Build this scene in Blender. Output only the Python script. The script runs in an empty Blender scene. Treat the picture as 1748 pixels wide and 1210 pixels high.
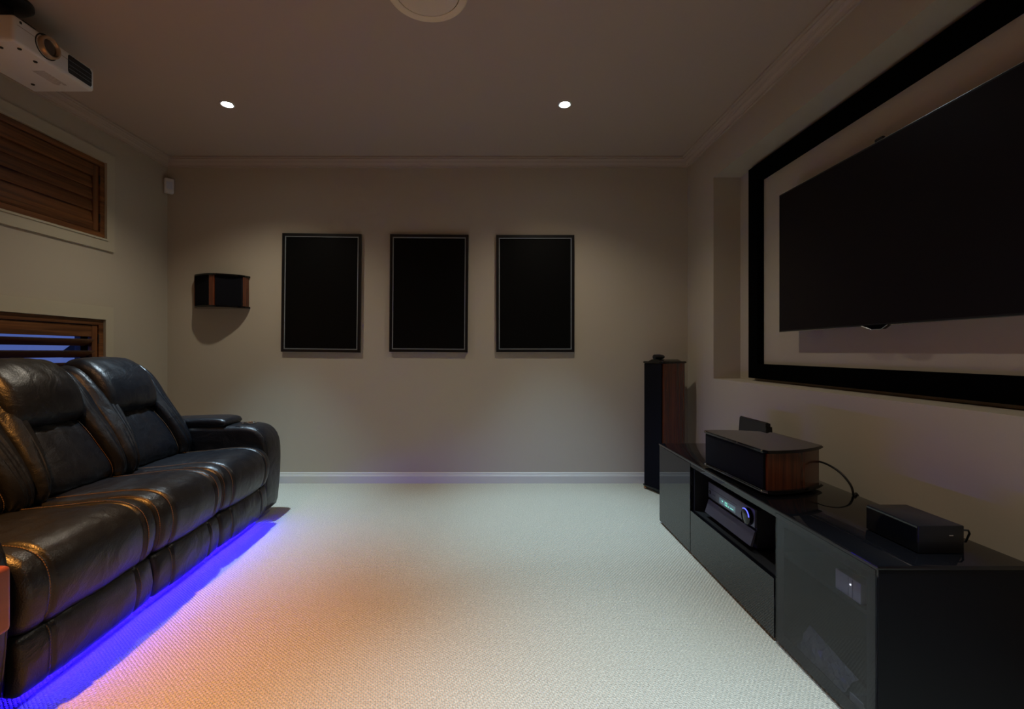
import bpy, bmesh, math, random
from mathutils import Vector, Matrix
random.seed(7)
S = bpy.context.scene
C = S.collection
PI = math.pi
FPX, CX, CY, HC = 795.0, 846.0, 600.0, 1.08       # focal length in px, principal point, camera height

# ------------------------------------------------------------------ geometry helpers
class MB:
    def __init__(self): self.bm = bmesh.new()
    def box(self, x0, x1, y0, y1, z0, z1, bev=0.0, seg=2, M=None):
        r = bmesh.ops.create_cube(self.bm, size=1.0)
        vs = r['verts']
        for v in vs:
            v.co = Vector(((x0+x1)/2 + v.co.x*(x1-x0), (y0+y1)/2 + v.co.y*(y1-y0), (z0+z1)/2 + v.co.z*(z1-z0)))
        if bev > 0:
            es = list({e for v in vs for e in v.link_edges})
            r = bmesh.ops.bevel(self.bm, geom=es, offset=bev, segments=seg, affect='EDGES', profile=0.5)
            vs = list({v for f in r['faces'] for v in f.verts} | {v for v in vs if v.is_valid})
        if M is not None:
            for v in vs: v.co = M @ v.co
        return self
    def tube(self, pts, r, n=8, caps=True, closed=False):
        pts = [Vector(p) for p in pts]
        rings = []
        m = len(pts)
        up = None
        for i, p in enumerate(pts):
            if closed: t = pts[(i+1) % m] - pts[i-1]
            else: t = pts[min(i+1, m-1)] - pts[max(i-1, 0)]
            t.normalize()
            if up is None:
                up = Vector((0, 0, 1)) if abs(t.z) < 0.9 else Vector((1, 0, 0))
            a = t.cross(up)
            if a.length < 1e-6: a = t.orthogonal()
            a.normalize(); b = a.cross(t); up = b
            rr = r[i] if isinstance(r, (list, tuple)) else r
            rings.append([self.bm.verts.new(p + a*math.cos(2*PI*k/n)*rr + b*math.sin(2*PI*k/n)*rr) for k in range(n)])
        self.skin(rings, closed, caps)
        return self
    def skin(self, rings, closed=False, caps=True):
        n = len(rings[0])
        for i in range(len(rings) - (0 if closed else 1)):
            A, B = rings[i], rings[(i+1) % len(rings)]
            for k in range(n):
                try: self.bm.faces.new((A[k], A[(k+1) % n], B[(k+1) % n], B[k]))
                except ValueError: pass
        if caps and not closed:
            for R in (rings[0], rings[-1]):
                try: self.bm.faces.new(R)
                except ValueError: pass
    def prism(self, poly, frm):
        """poly of 2D points; frm(a,b,t) -> world; t in 0,1"""
        rings = [[self.bm.verts.new(Vector(frm(a, b, t))) for a, b in poly] for t in (0, 1)]
        self.skin(rings)
        return self
    def lathe(self, prof, cx, cy, n=32, axis='Z', at=0.0):
        """prof: list of (r, h); axis Z about (cx,cy), axis X about y=cx,z=cy"""
        rings = []
        for r, h in prof:
            ring = []
            for k in range(n):
                c, s = math.cos(2*PI*k/n)*r, math.sin(2*PI*k/n)*r
                ring.append(self.bm.verts.new((cx+c, cy+s, h) if axis == 'Z' else (h, cx+c, cy+s)))
            rings.append(ring)
        self.skin(rings)
        return self
    def quad(self, *ps):
        self.bm.faces.new([self.bm.verts.new(Vector(p)) for p in ps]); return self

WM = {}
def obj(name, mb, m, parent=None, smooth=None, local=False):
    bm = mb.bm
    bmesh.ops.recalc_face_normals(bm, faces=bm.faces)
    me = bpy.data.meshes.new(name)
    bm.to_mesh(me); bm.free()
    o = bpy.data.objects.new(name, me); C.objects.link(o)
    me.materials.append(m)
    if parent is not None:
        o.parent = parent
        W = WM.get(parent.name, Matrix.Identity(4))
        WM[o.name] = W
        if not local: me.transform(W.inverted())
    if smooth is not None:
        me.polygons.foreach_set('use_smooth', [True]*len(me.polygons))
        if smooth < 170: me.set_sharp_from_angle(angle=math.radians(smooth))
    return o
def thing(name, label, cat, loc=(0, 0, 0), rz=0.0, group=None):
    o = bpy.data.objects.new(name, None); C.objects.link(o)
    o.empty_display_size = 0.05
    o.location = loc; o.rotation_euler = (0, 0, rz)
    o['label'] = label; o['category'] = cat
    if group: o['group'] = group
    WM[o.name] = Matrix.Translation(Vector(loc)) @ Matrix.Rotation(rz, 4, 'Z')
    return o
def tag(o, label, cat, group=None):
    o['label'] = label; o['category'] = cat
    if group: o['group'] = group
    return o
def struct(name, mb, m, parent=None, smooth=None):
    o = obj(name, mb, m, parent, smooth)
    if parent is None: o['kind'] = 'structure'
    return o
def crom(pts, n, closed=True):
    """Catmull-Rom through 2D pts resampled to n points by arc length"""
    P = [Vector((a, b)) for a, b in pts]; m = len(P); fine = []
    segs = m if closed else m-1
    for i in range(segs):
        if closed: p0, p1, p2, p3 = P[i-1], P[i], P[(i+1) % m], P[(i+2) % m]
        else: p0, p1, p2, p3 = P[max(i-1, 0)], P[i], P[i+1], P[min(i+2, m-1)]
        for k in range(16):
            t = k/16
            fine.append(0.5*((2*p1) + (p2-p0)*t + (2*p0-5*p1+4*p2-p3)*t*t + (3*p1-p0-3*p2+p3)*t**3))
    fine.append(P[0].copy() if closed else P[-1].copy())
    L = [0]
    for i in range(1, len(fine)): L.append(L[-1] + (fine[i]-fine[i-1]).length)
    out = []; j = 0
    for k in range(n):
        d = L[-1]*k/(n if closed else n-1)
        while j < len(L)-2 and L[j+1] < d: j += 1
        f = 0 if L[j+1] == L[j] else (d-L[j])/(L[j+1]-L[j])
        out.append(fine[j].lerp(fine[j+1], min(f, 1)))
    return out

# ------------------------------------------------------------------ materials
def new_mat(name):
    m = bpy.data.materials.new(name); m.use_nodes = True
    return m, m.node_tree.nodes, m.node_tree.links, m.node_tree.nodes['Principled BSDF']
def mat(name, col, rough=0.5, metal=0.0, spec=0.5, emit=None, es=0.0, coat=0.0, noise=None, bump=None):
    m, N, L, b = new_mat(name)
    b.inputs['Base Color'].default_value = (*col, 1)
    b.inputs['Roughness'].default_value = rough
    b.inputs['Metallic'].default_value = metal
    b.inputs['Specular IOR Level'].default_value = spec
    b.inputs['Coat Weight'].default_value = coat
    b.inputs['Coat Roughness'].default_value = 0.06
    if emit:
        b.inputs['Emission Color'].default_value = (*emit, 1); b.inputs['Emission Strength'].default_value = es
    tc = N.new('ShaderNodeTexCoord')
    if noise:
        sc, amt = noise
        n = N.new('ShaderNodeTexNoise'); n.inputs['Scale'].default_value = sc; n.inputs['Detail'].default_value = 4
        L.new(tc.outputs['Object'], n.inputs['Vector'])
        r = N.new('ShaderNodeValToRGB')
        r.color_ramp.elements[0].position = 0.3; r.color_ramp.elements[1].position = 0.7
        r.color_ramp.elements[0].color = (*[c*(1-amt) for c in col], 1)
        r.color_ramp.elements[1].color = (*[min(1, c*(1+amt)) for c in col], 1)
        L.new(n.outputs['Fac'], r.inputs['Fac']); L.new(r.outputs['Color'], b.inputs['Base Color'])
    if bump:
        sc, st, dist = bump
        n = N.new('ShaderNodeTexNoise'); n.inputs['Scale'].default_value = sc; n.inputs['Detail'].default_value = 5
        L.new(tc.outputs['Object'], n.inputs['Vector'])
        bp = N.new('ShaderNodeBump'); bp.inputs['Strength'].default_value = st; bp.inputs['Distance'].default_value = dist
        L.new(n.outputs['Fac'], bp.inputs['Height']); L.new(bp.outputs['Normal'], b.inputs['Normal'])
    return m
def wood(name, c0, c1, scale, axis, rough=0.3, coat=0.0, contrast=(0.25, 0.75), spec=0.5):
    """grain runs along axis; scale = variation across"""
    m, N, L, b = new_mat(name)
    tc = N.new('ShaderNodeTexCoord'); mp = N.new('ShaderNodeMapping')
    s = [scale]*3; s['XYZ'.index(axis)] = scale*0.035
    mp.inputs['Scale'].default_value = s
    L.new(tc.outputs['Object'], mp.inputs['Vector'])
    n = N.new('ShaderNodeTexNoise'); n.inputs['Scale'].default_value = 1.0; n.inputs['Detail'].default_value = 6
    n.inputs['Roughness'].default_value = 0.65; n.inputs['Distortion'].default_value = 0.6
    L.new(mp.outputs['Vector'], n.inputs['Vector'])
    r = N.new('ShaderNodeValToRGB')
    r.color_ramp.elements[0].position, r.color_ramp.elements[1].position = contrast
    r.color_ramp.elements[0].color = (*c0, 1); r.color_ramp.elements[1].color = (*c1, 1)
    L.new(n.outputs['Fac'], r.inputs['Fac']); L.new(r.outputs['Color'], b.inputs['Base Color'])
    b.inputs['Roughness'].default_value = rough; b.inputs['Coat Weight'].default_value = coat
    b.inputs['Specular IOR Level'].default_value = spec
    b.inputs['Coat Roughness'].default_value = 0.05
    return m
def thin_glass(name, tint, ior=1.5, rough=0.0):
    m = bpy.data.materials.new(name); m.use_nodes = True
    N, L = m.node_tree.nodes, m.node_tree.links
    N.remove(N['Principled BSDF'])
    t = N.new('ShaderNodeBsdfTransparent'); t.inputs['Color'].default_value = (*tint, 1)
    g = N.new('ShaderNodeBsdfGlossy'); g.inputs['Roughness'].default_value = rough
    lw = N.new('ShaderNodeLayerWeight'); lw.inputs['Blend'].default_value = 0.5
    pw = N.new('ShaderNodeMath'); pw.operation = 'POWER'; pw.inputs[1].default_value = 5.0     # Schlick reflectance
    L.new(lw.outputs['Facing'], pw.inputs[0])
    f = N.new('ShaderNodeMath'); f.operation = 'MULTIPLY_ADD'; f.inputs[1].default_value = 0.96; f.inputs[2].default_value = ((ior-1)/(ior+1))**2
    L.new(pw.outputs[0], f.inputs[0])
    x = N.new('ShaderNodeMixShader')
    L.new(f.outputs[0], x.inputs['Fac']); L.new(t.outputs[0], x.inputs[1]); L.new(g.outputs[0], x.inputs[2])
    L.new(x.outputs[0], N['Material Output'].inputs['Surface'])
    return m
def carpet_mat():
    m, N, L, b = new_mat('loop pile carpet')
    tc = N.new('ShaderNodeTexCoord')
    mp = N.new('ShaderNodeMapping'); mp.inputs['Rotation'].default_value = (0, 0, math.radians(38))
    L.new(tc.outputs['Object'], mp.inputs['Vector'])
    hs = []
    for d in ('X', 'Y'):
        w = N.new('ShaderNodeTexWave'); w.wave_type = 'BANDS'; w.bands_direction = d
        w.inputs['Scale'].default_value = 26.0 if d == 'X' else 34.0
        w.inputs['Distortion'].default_value = 1.6; w.inputs['Detail'].default_value = 1.5; w.inputs['Detail Scale'].default_value = 2.0
        L.new(mp.outputs['Vector'], w.inputs['Vector']); hs.append(w)
    mu = N.new('ShaderNodeMath'); mu.operation = 'MULTIPLY'
    L.new(hs[0].outputs['Fac'], mu.inputs[0]); L.new(hs[1].outputs['Fac'], mu.inputs[1])
    sq = N.new('ShaderNodeMath'); sq.operation = 'POWER'; sq.inputs[1].default_value = 0.5
    L.new(mu.outputs[0], sq.inputs[0])
    nz = N.new('ShaderNodeTexNoise'); nz.inputs['Scale'].default_value = 260; nz.inputs['Detail'].default_value = 3
    L.new(tc.outputs['Object'], nz.inputs['Vector'])
    ad = N.new('ShaderNodeMath'); ad.operation = 'MULTIPLY_ADD'; ad.inputs[1].default_value = 0.5
    L.new(nz.outputs['Fac'], ad.inputs[0]); L.new(sq.outputs[0], ad.inputs[2])
    bp = N.new('ShaderNodeBump'); bp.inputs['Strength'].default_value = 0.85; bp.inputs['Distance'].default_value = 0.006
    L.new(ad.outputs[0], bp.inputs['Height']); L.new(bp.outputs['Normal'], b.inputs['Normal'])
    n2 = N.new('ShaderNodeTexNoise'); n2.inputs['Scale'].default_value = 150; n2.inputs['Detail'].default_value = 4
    L.new(tc.outputs['Object'], n2.inputs['Vector'])
    r = N.new('ShaderNodeValToRGB')
    r.color_ramp.elements[0].position = 0.25; r.color_ramp.elements[1].position = 0.72
    r.color_ramp.elements[0].color = (0.45, 0.425, 0.345, 1); r.color_ramp.elements[1].color = (0.77, 0.73, 0.60, 1)
    L.new(n2.outputs['Fac'], r.inputs['Fac'])
    L.new(r.outputs['Color'], b.inputs['Base Color'])
    b.inputs['Roughness'].default_value = 0.95; b.inputs['Specular IOR Level'].default_value = 0.1
    return m
def leather_mat(name, col, rough=0.36, spec=0.5):
    m, N, L, b = new_mat(name)
    tc = N.new('ShaderNodeTexCoord')
    v = N.new('ShaderNodeTexVoronoi'); v.inputs['Scale'].default_value = 260
    n = N.new('ShaderNodeTexNoise'); n.inputs['Scale'].default_value = 9; n.inputs['Detail'].default_value = 5; n.inputs['Distortion'].default_value = 1.2
    for x in (v, n): L.new(tc.outputs['Object'], x.inputs['Vector'])
    b1 = N.new('ShaderNodeBump'); b1.inputs['Strength'].default_value = 0.28; b1.inputs['Distance'].default_value = 0.0015
    L.new(v.outputs['Distance'], b1.inputs['Height'])
    b2 = N.new('ShaderNodeBump'); b2.inputs['Strength'].default_value = 0.45; b2.inputs['Distance'].default_value = 0.012
    L.new(n.outputs['Fac'], b2.inputs['Height']); L.new(b1.outputs['Normal'], b2.inputs['Normal'])
    L.new(b2.outputs['Normal'], b.inputs['Normal'])
    n3 = N.new('ShaderNodeTexNoise'); n3.inputs['Scale'].default_value = 30; n3.inputs['Detail'].default_value = 6
    L.new(tc.outputs['Object'], n3.inputs['Vector'])
    mr = N.new('ShaderNodeMapRange'); mr.inputs['To Min'].default_value = rough-0.07; mr.inputs['To Max'].default_value = rough+0.09
    L.new(n3.outputs['Fac'], mr.inputs['Value']); L.new(mr.outputs['Result'], b.inputs['Roughness'])
    b.inputs['Base Color'].default_value = (*col, 1); b.inputs['Specular IOR Level'].default_value = spec
    return m

M = {}
M['wall'] = mat('painted wall', (0.44, 0.385, 0.305), 0.75, spec=0.25, bump=(90, 0.06, 0.002))
M['ceil'] = mat('painted ceiling', (0.42, 0.335, 0.275), 0.8, spec=0.2)
M['cornice'] = mat('painted cornice', (0.42, 0.34, 0.28), 0.6, spec=0.3)
M['trim'] = mat('white trim', (0.60, 0.58, 0.52), 0.45, spec=0.4)
M['arch'] = mat('cream architrave', (0.46, 0.41, 0.31), 0.5, spec=0.35)
M['carpet'] = carpet_mat()
M['leather'] = leather_mat('black leather', (0.0046, 0.0052, 0.0078), 0.35, 0.5)
M['leather_d'] = leather_mat('black leather side', (0.012, 0.010, 0.010), 0.42, 0.4)
M['stitch'] = mat('tan thread', (0.15, 0.085, 0.042), 0.7)
M['black_gloss'] = mat('black gloss', (0.003, 0.003, 0.004), 0.02, spec=0.5)
M['black_top'] = mat('black glass top', (0.004, 0.004, 0.005), 0.03, spec=0.5)
M['black_matte'] = mat('black matte', (0.008, 0.008, 0.009), 0.6, spec=0.3)
M['black_semi'] = mat('black satin', (0.008, 0.008, 0.010), 0.35, spec=0.4)
M['panel_end'] = mat('black end panel', (0.003, 0.003, 0.005), 0.5, spec=0.16)
M['velvet'] = mat('black velvet', (0.0015, 0.0015, 0.0015), 1.0, spec=0.02)
M['cloth'] = mat('black grille cloth', (0.0035, 0.0035, 0.006), 0.9, spec=0.12, bump=(900, 0.3, 0.001))
M['rosewood'] = wood('rosewood', (0.022, 0.004, 0.002), (0.20, 0.045, 0.013), 46, 'Z', 0.25, 0.6)
M['timber'] = wood('shutter timber', (0.05, 0.015, 0.004), (0.25, 0.095, 0.028), 34, 'Y', 0.42, contrast=(0.33, 0.68))
M['timber_v'] = wood('shutter timber upright', (0.07, 0.022, 0.006), (0.24, 0.09, 0.028), 34, 'Z', 0.42)
M['redwood'] = wood('red table wood', (0.22, 0.05, 0.028), (0.32, 0.075, 0.04), 22, 'Y', 0.4)
M['white_pl'] = mat('white plastic', (0.62, 0.60, 0.58), 0.35)
M['white_gl'] = mat('white gloss plastic', (0.66, 0.66, 0.68), 0.2)
M['grey_ln'] = mat('grey print', (0.22, 0.16, 0.13), 0.6)
M['dark_hole'] = mat('dark hole', (0.01, 0.008, 0.008), 0.7)
M['lensring'] = mat('champagne ring', (0.46, 0.33, 0.22), 0.3, metal=0.6)
M['lens'] = mat('lens glass', (0.006, 0.004, 0.006), 0.03, spec=0.8, coat=1.0)
M['silver'] = mat('brushed silver', (0.55, 0.56, 0.58), 0.25, metal=1.0)
M['liner'] = mat('pale silver liner', (0.26, 0.29, 0.31), 0.4, metal=0.2)
M['chrome'] = mat('chrome', (0.75, 0.72, 0.66), 0.08, metal=1.0)
M['brass'] = mat('brass', (0.75, 0.42, 0.12), 0.25, metal=1.0)
M['alu_face'] = mat('gunmetal face', (0.11, 0.11, 0.13), 0.35, metal=0.5)
M['alu_flap'] = mat('gunmetal flap', (0.065, 0.062, 0.08), 0.4, metal=0.4)
M['screen'] = mat('dark screen', (0.0085, 0.0065, 0.0085), 0.38, spec=0.12)
M['art'] = mat('black artwork glass', (0.003, 0.003, 0.003), 0.35, spec=0.12)
M['frame_blk'] = mat('black picture frame', (0.006, 0.006, 0.007), 0.28, spec=0.45)
M['lamp'] = mat('cool lamp', (0.9, 0.95, 1), 0.4, emit=(0.86, 0.97, 1.0), es=60)
M['lamp_w'] = mat('warm lamp', (1, 0.8, 0.6), 0.4, emit=(1.0, 0.6, 0.3), es=30)
M['lamp_n'] = mat('neutral lamp', (1, 1, 0.9), 0.4, emit=(0.95, 1.0, 0.88), es=60)
M['led'] = mat('blue led strip', (0.1, 0.1, 0.5), 0.5, emit=(0.014, 0.004, 1.0), es=170)
M['knob_led'] = mat('blue knob light', (0.1, 0.1, 0.5), 0.5, emit=(0.10, 0.12, 1.0), es=2.2)
M['lcd'] = mat('display glass', (0.10, 0.15, 0.17), 0.3, emit=(0.20, 0.36, 0.40), es=0.22)
M['lcd_txt'] = mat('display segments', (0.2, 0.8, 0.6), 0.5, emit=(0.30, 1.0, 0.72), es=0.75)
M['white_led'] = mat('white indicator', (1, 1, 1), 0.5, emit=(0.9, 0.95, 1.0), es=3.0)
M['glass'] = thin_glass('window glass', (0.85, 0.9, 0.95), 1.45)
M['smoked'] = thin_glass('smoked glass', (0.62, 0.62, 0.66), 1.5, 0.02)
M['cable'] = mat('black cable', (0.01, 0.01, 0.01), 0.45)
M['winframe'] = mat('dark blue window frame', (0.08, 0.09, 0.16), 0.4)
M['brick'] = mat('neighbour wall', (0.10, 0.09, 0.12), 0.9)
M['rooft'] = mat('neighbour roof', (0.02, 0.02, 0.03), 0.9)
M['ground'] = mat('lawn', (0.03, 0.05, 0.03), 0.95, noise=(2.0, 0.4))
M['plastic_clear'] = mat('grey plastic pouch', (0.16, 0.165, 0.18), 0.18, spec=0.8)
M['paper'] = mat('paper card', (0.40, 0.42, 0.40), 0.6)

# ------------------------------------------------------------------ the room
XL, XR, YB, YF, ZC = -2.70, 1.581, 3.833, -2.6, 2.66
XN = 1.776                                           # niche back
struct('floor', MB().box(XL-0.12, XN+0.15, YF-0.12, YB+0.12, -0.12, 0.0), M['carpet'])
struct('ceiling', MB().box(XL-0.12, XN+0.15, YF-0.12, YB+0.12, ZC, ZC+0.1), M['ceil'])
struct('wall_back', MB().box(XL-0.12, XN+0.15, YB, YB+0.12, 0, ZC), M['wall'])
struct('wall_front', MB().box(XL-0.12, XN+0.15, YF-0.12, YF, 0, ZC), M['wall'])
NY0, NY1, NZ0, NZ1 = 0.78, 3.379, 0.8845, 2.342
w = MB()
w.box(XR, XN, YF, NY0, 0, ZC).box(XR, XN, NY1, YB, 0, ZC)
w.box(XR, XN, NY0, NY1, 0, NZ0).box(XR, XN, NY0, NY1, NZ1, ZC)
w.box(XN, XN+0.15, YF, YB, 0, ZC)
struct('wall_right', w, M['wall'])
WY0 = 1.75
UW = (WY0, 3.213, 1.856, 2.381)
LW = (WY0, 3.203, 0.55, 1.299)
w = MB(); x0, x1 = XL-0.12, XL
w.box(x0, x1, YF, WY0, 0, ZC).box(x0, x1, UW[1], YB, 0, ZC)
w.box(x0, x1, WY0, UW[1], UW[3], ZC).box(x0, x1, WY0, UW[1], LW[3], UW[2]).box(x0, x1, WY0, UW[1], 0, LW[2])
w.box(x0, x1, LW[1], UW[1], LW[2], LW[3])
struct('wall_left', w, M['wall'])
# cornice: one moulded length per wall (d = out of the wall, h = below the ceiling)
cp = [(0, 0), (0, -0.070), (0.012, -0.070), (0.013, -0.061), (0.020, -0.060), (0.024, -0.050), (0.034, -0.040), (0.036, -0.034),
      (0.044, -0.033), (0.049, -0.024), (0.057, -0.019), (0.058, -0.012), (0.072, -0.011), (0.072, 0)]
def run(name, poly, base, side, m, a=None, b=None):
    mb = MB()
    def f(d, h, t):
        e = d                                        # mitred ends
        if side == 'back': return ((XL+e if t == 0 else XR-e), YB-d, base+h)
        if side == 'front': return ((XL+e if t == 0 else XR-e), YF+d, base+h)
        if side == 'left': return (XL+d, (YF+e if t == 0 else YB-e), base+h)
        return (XR-d, (YF+e if t == 0 else YB-e), base+h)
    mb.prism(poly, f); return struct(name, mb, m)
run('trim_1', cp, ZC, 'back', M['cornice']); run('trim_2', cp, ZC, 'left', M['cornice'])
run('trim_3', cp, ZC, 'right', M['cornice']); run('trim_4', cp, ZC, 'front', M['cornice'])
bp_ = [(0, 0), (0.018, 0), (0.018, 0.060), (0.014, 0.064), (0.014, 0.070), (0.010, 0.073), (0.010, 0.082), (0.005, 0.088), (0, 0.088)]
for s in ('back', 'left', 'right', 'front'): run('baseboard_'+s, bp_, 0.0, s, M['trim'])

# windows with timber shutters in the left wall
def ring(mb, a, b, x0, x1):
    """rectangular ring between outer a=(y0,y1,z0,z1) and inner b, mitred, x from x0 to x1"""
    def rect(r, x): return [mb.bm.verts.new((x, y, z)) for y, z in ((r[0], r[2]), (r[1], r[2]), (r[1], r[3]), (r[0], r[3]))]
    A0, A1, B0, B1 = rect(a, x0), rect(a, x1), rect(b, x0), rect(b, x1)
    for k in range(4):
        j = (k+1) % 4
        for P, Q in ((A0, A1), (A1, B1), (B1, B0), (B0, A0)):
            mb.bm.faces.new((P[k], P[j], Q[j], Q[k]))
    return mb
for n, W in ((1, UW), (2, LW)):
    e = bpy.data.objects.new('window_%d' % n, None); C.objects.link(e); e['kind'] = 'structure'
    e.location = (XL, (W[0]+W[1])/2, W[2]); WM[e.name] = Matrix.Translation(e.location)
    tw = 0.072 if n == 1 else 0.090
    mb = MB(); out = (W[0]-tw, W[1]+tw-(0.0 if n == 1 else 0.018), W[2]-0.078, W[3]+tw)
    ring(mb, out, W, XL, XL+0.014)
    ring(mb, (W[0]-0.012, W[1]+0.012, W[2]-0.012, W[3]+0.012), W, XL+0.0141, XL+0.020)
    obj('architrave', mb, M['arch'], e)
    mb = MB(); i = (W[0]+0.06, W[1]-0.085, W[2]+0.05, W[3]-0.05)
    ring(mb, (W[0]-0.001, W[1]+0.001, W[2]-0.001, W[3]+0.001), i, XL-0.119, XL-0.08)
    mb.box(XL-0.119, XL-0.085, 2.40, 2.44, i[2], i[3])
    obj('window_frame', mb, M['winframe'], e)
    mb = MB(); mb.box(XL-0.104, XL-0.100, i[0], i[1], i[2], i[3]); obj('pane', mb, M['glass'], e)
def shutter(label, W, is_open):
    t = thing('plantation_shutter', label, 'shutter', (XL, (W[0]+W[1])/2, W[2]), group='timber shutters in the left wall')
    g = 0.002
    fr = MB(); f = 0.036
    O = (W[0]+g, W[1]-g, W[2]+g, W[3]-g); I = (O[0]+f, O[1]-f, O[2]+f, O[3]-f)
    ring(fr, O, I, XL-0.06, XL+0.004); obj('shutter_frame', fr, M['timber'], t)
    P = (I[0]+0.004, I[1]-0.004, I[2]+0.004, I[3]-0.004)
    st, tr, br = 0.042, 0.078, 0.055
    for y0, y1 in ((P[0], P[0]+st), (P[1]-st, P[1])):
        obj('stile', MB().box(XL-0.032, XL-0.003, y0, y1, P[2], P[3], 0.003), M['timber_v'], t, 40)
    obj('rail', MB().box(XL-0.032, XL-0.004, P[0]+st, P[1]-st, P[3]-tr, P[3], 0.003), M['timber'], t, 40)
    obj('rail', MB().box(XL-0.032, XL-0.004, P[0]+st, P[1]-st, P[2], P[2]+br, 0.003), M['timber'], t, 40)
    z0, z1 = P[2]+br, P[3]-tr
    cnt = round((z1-z0)/0.072); pitch = (z1-z0)/cnt
    ang = math.radians(-30 if is_open else 79)       # tilt of the slats
    for k in range(cnt):
        zc = z0+pitch*(k+0.5); mb = MB(); pr = []
        for j in range(16):
            a = 2*PI*j/16; u, v = 0.0445*math.cos(a), 0.0055*math.sin(a)
            pr.append((u*math.cos(ang)+v*math.sin(ang), -u*math.sin(ang)+v*math.cos(ang)))
        ya, yb = P[0]+st+0.002, P[1]-st-0.002
        if is_open: pr = [(a, -b) for a, b in pr][::-1] if False else pr
        mb.prism(pr, lambda a, b, tt: (XL-0.018+a, ya if tt == 0 else yb, zc+b))
        obj('louver', mb, M['timber'], t, 60)
    for zz in (P[2]+0.09, P[3]-0.09):
        obj('hinge', MB().tube([(XL+0.001, I[1], zz-0.03), (XL+0.001, I[1], zz+0.03)], 0.004), M['dark_hole'], t, 60)
    return t
shutter('closed brown timber shutter in the upper window, slats shut flat', UW, False)
shutter('timber shutter with open slats in the lower window behind the sofa, blue dusk between them', LW, True)

# outside the lower window
struct('ground', MB().box(-16, XL-0.5, -6, 20, -0.4, -0.3), M['ground'])
hs = thing('neighbouring_house', 'dark house with a sloping roof edge seen through the open shutter slats', 'house', (-7.8, 12.6, -0.3))
obj('wall', MB().box(-9.0, -6.7, 10.3, 15.0, -0.3, 1.4), M['brick'], hs)
mb = MB(); mb.prism([(9.9, 1.10), (12.6, 2.9), (15.4, 1.10), (15.4, 0.95), (12.6, 2.72), (9.9, 0.95)], lambda a, b, t: (-9.2 if t == 0 else -6.4, a, b))
obj('roof', mb, M['rooft'], hs)

# ------------------------------------------------------------------ ceiling fittings
LZ = ZC
def downlight(x, y, m, label, group=None):
    t = thing('recessed_downlight', label, 'light', (x, y, ZC), group=group)
    obj('trim_ring', MB().lathe([(0.043, ZC), (0.043, ZC-0.006), (0.037, ZC-0.008), (0.030, ZC-0.004), (0.030, ZC)], x, y, 36), M['white_pl'], t, 40)
    obj('lamp_lens', MB().lathe([(0.0005, ZC-0.0035), (0.028, ZC-0.0035), (0.028, ZC-0.001), (0.0005, ZC-0.001)], x, y, 28), m, t, 40)
    return t
def spot(x, y, col, power, size=122, blend=1.0, rad=0.028):
    d = bpy.data.lights.new('downlight lamp', 'SPOT'); d.color = col; d.energy = power
    d.spot_size = math.radians(size); d.spot_blend = blend; d.shadow_soft_size = rad
    o = bpy.data.objects.new('downlight_lamp', d); C.objects.link(o); o.location = (x, y, ZC-0.04)
    return o
FLX, FRX, FY, NY = -1.711, 0.441, 2.97, 0.95
downlight(FLX, FY, M['lamp'], 'lit white downlight in the ceiling on the sofa side, left of the two')
downlight(FRX, FY, M['lamp'], 'lit white downlight in the ceiling on the television side, right of the two')
downlight(FLX, NY, M['lamp_w'], 'warm orange downlight in the ceiling above the near end of the sofa')
downlight(FRX, NY, M['lamp_n'], 'downlight in the ceiling above the near end of the black cabinet')
CORE, SPILL = 58, 128
for (x, y, c, p, c2, p2) in ((FLX, FY, (0.50, 0.77, 1.0), 255, (1.0, 0.90, 0.72), 47), (FRX, FY, (0.50, 0.77, 1.0), 240, (1.0, 0.90, 0.72), 41),
                             (FLX, NY, (1.0, 0.38, 0.05), 395, (1.0, 0.55, 0.28), 56), (FRX, NY, (0.60, 0.81, 1.0), 385, (1.0, 0.92, 0.75), 32)):
    spot(x, y, c, p, 90 if c[2] < 0.2 else CORE)                           # the reflector's beam
    spot(x, y, c2, p2, SPILL)                        # its wide spill

cx, cy = -0.30, 2.05
t = thing('ceiling_speaker', 'round cream speaker flush in the ceiling at the top of the photo', 'speaker', (cx, cy, ZC))
obj('rim', MB().lathe([(0.178, ZC), (0.178, ZC-0.005), (0.172, ZC-0.010), (0.150, ZC-0.008), (0.142, ZC-0.004), (0.142, ZC)], cx, cy, 64), mat('cream speaker rim', (0.72, 0.60, 0.42), 0.5), t, 40)
obj('speaker_grille', MB().lathe([(0.0005, ZC-0.009), (0.08, ZC-0.0085), (0.137, ZC-0.006), (0.137, ZC-0.001), (0.0005, ZC-0.001)], cx, cy, 64), mat('cream mesh', (0.66, 0.55, 0.40), 0.6, bump=(700, 0.4, 0.001)), t, 50)

# motion sensor in the far left corner
t = thing('motion_sensor', 'small white motion sensor high in the left back corner', 'sensor', (XL+0.03, YB-0.03, 2.36))
Mx = Matrix.Translation((XL+0.036, YB-0.036, 2.43)) @ Matrix.Rotation(math.radians(45), 4, 'Z')
obj('housing', MB().box(-0.034, 0.034, -0.022, 0.030, -0.060, 0.060, 0.010, 3, Mx), M['white_pl'], t, 50)
obj('sensor_window', MB().box(-0.022, 0.022, -0.0245, -0.0215, -0.030, 0.030, 0.001, 1, Mx), mat('lens white', (0.50, 0.52, 0.60), 0.3), t, 40)

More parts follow.
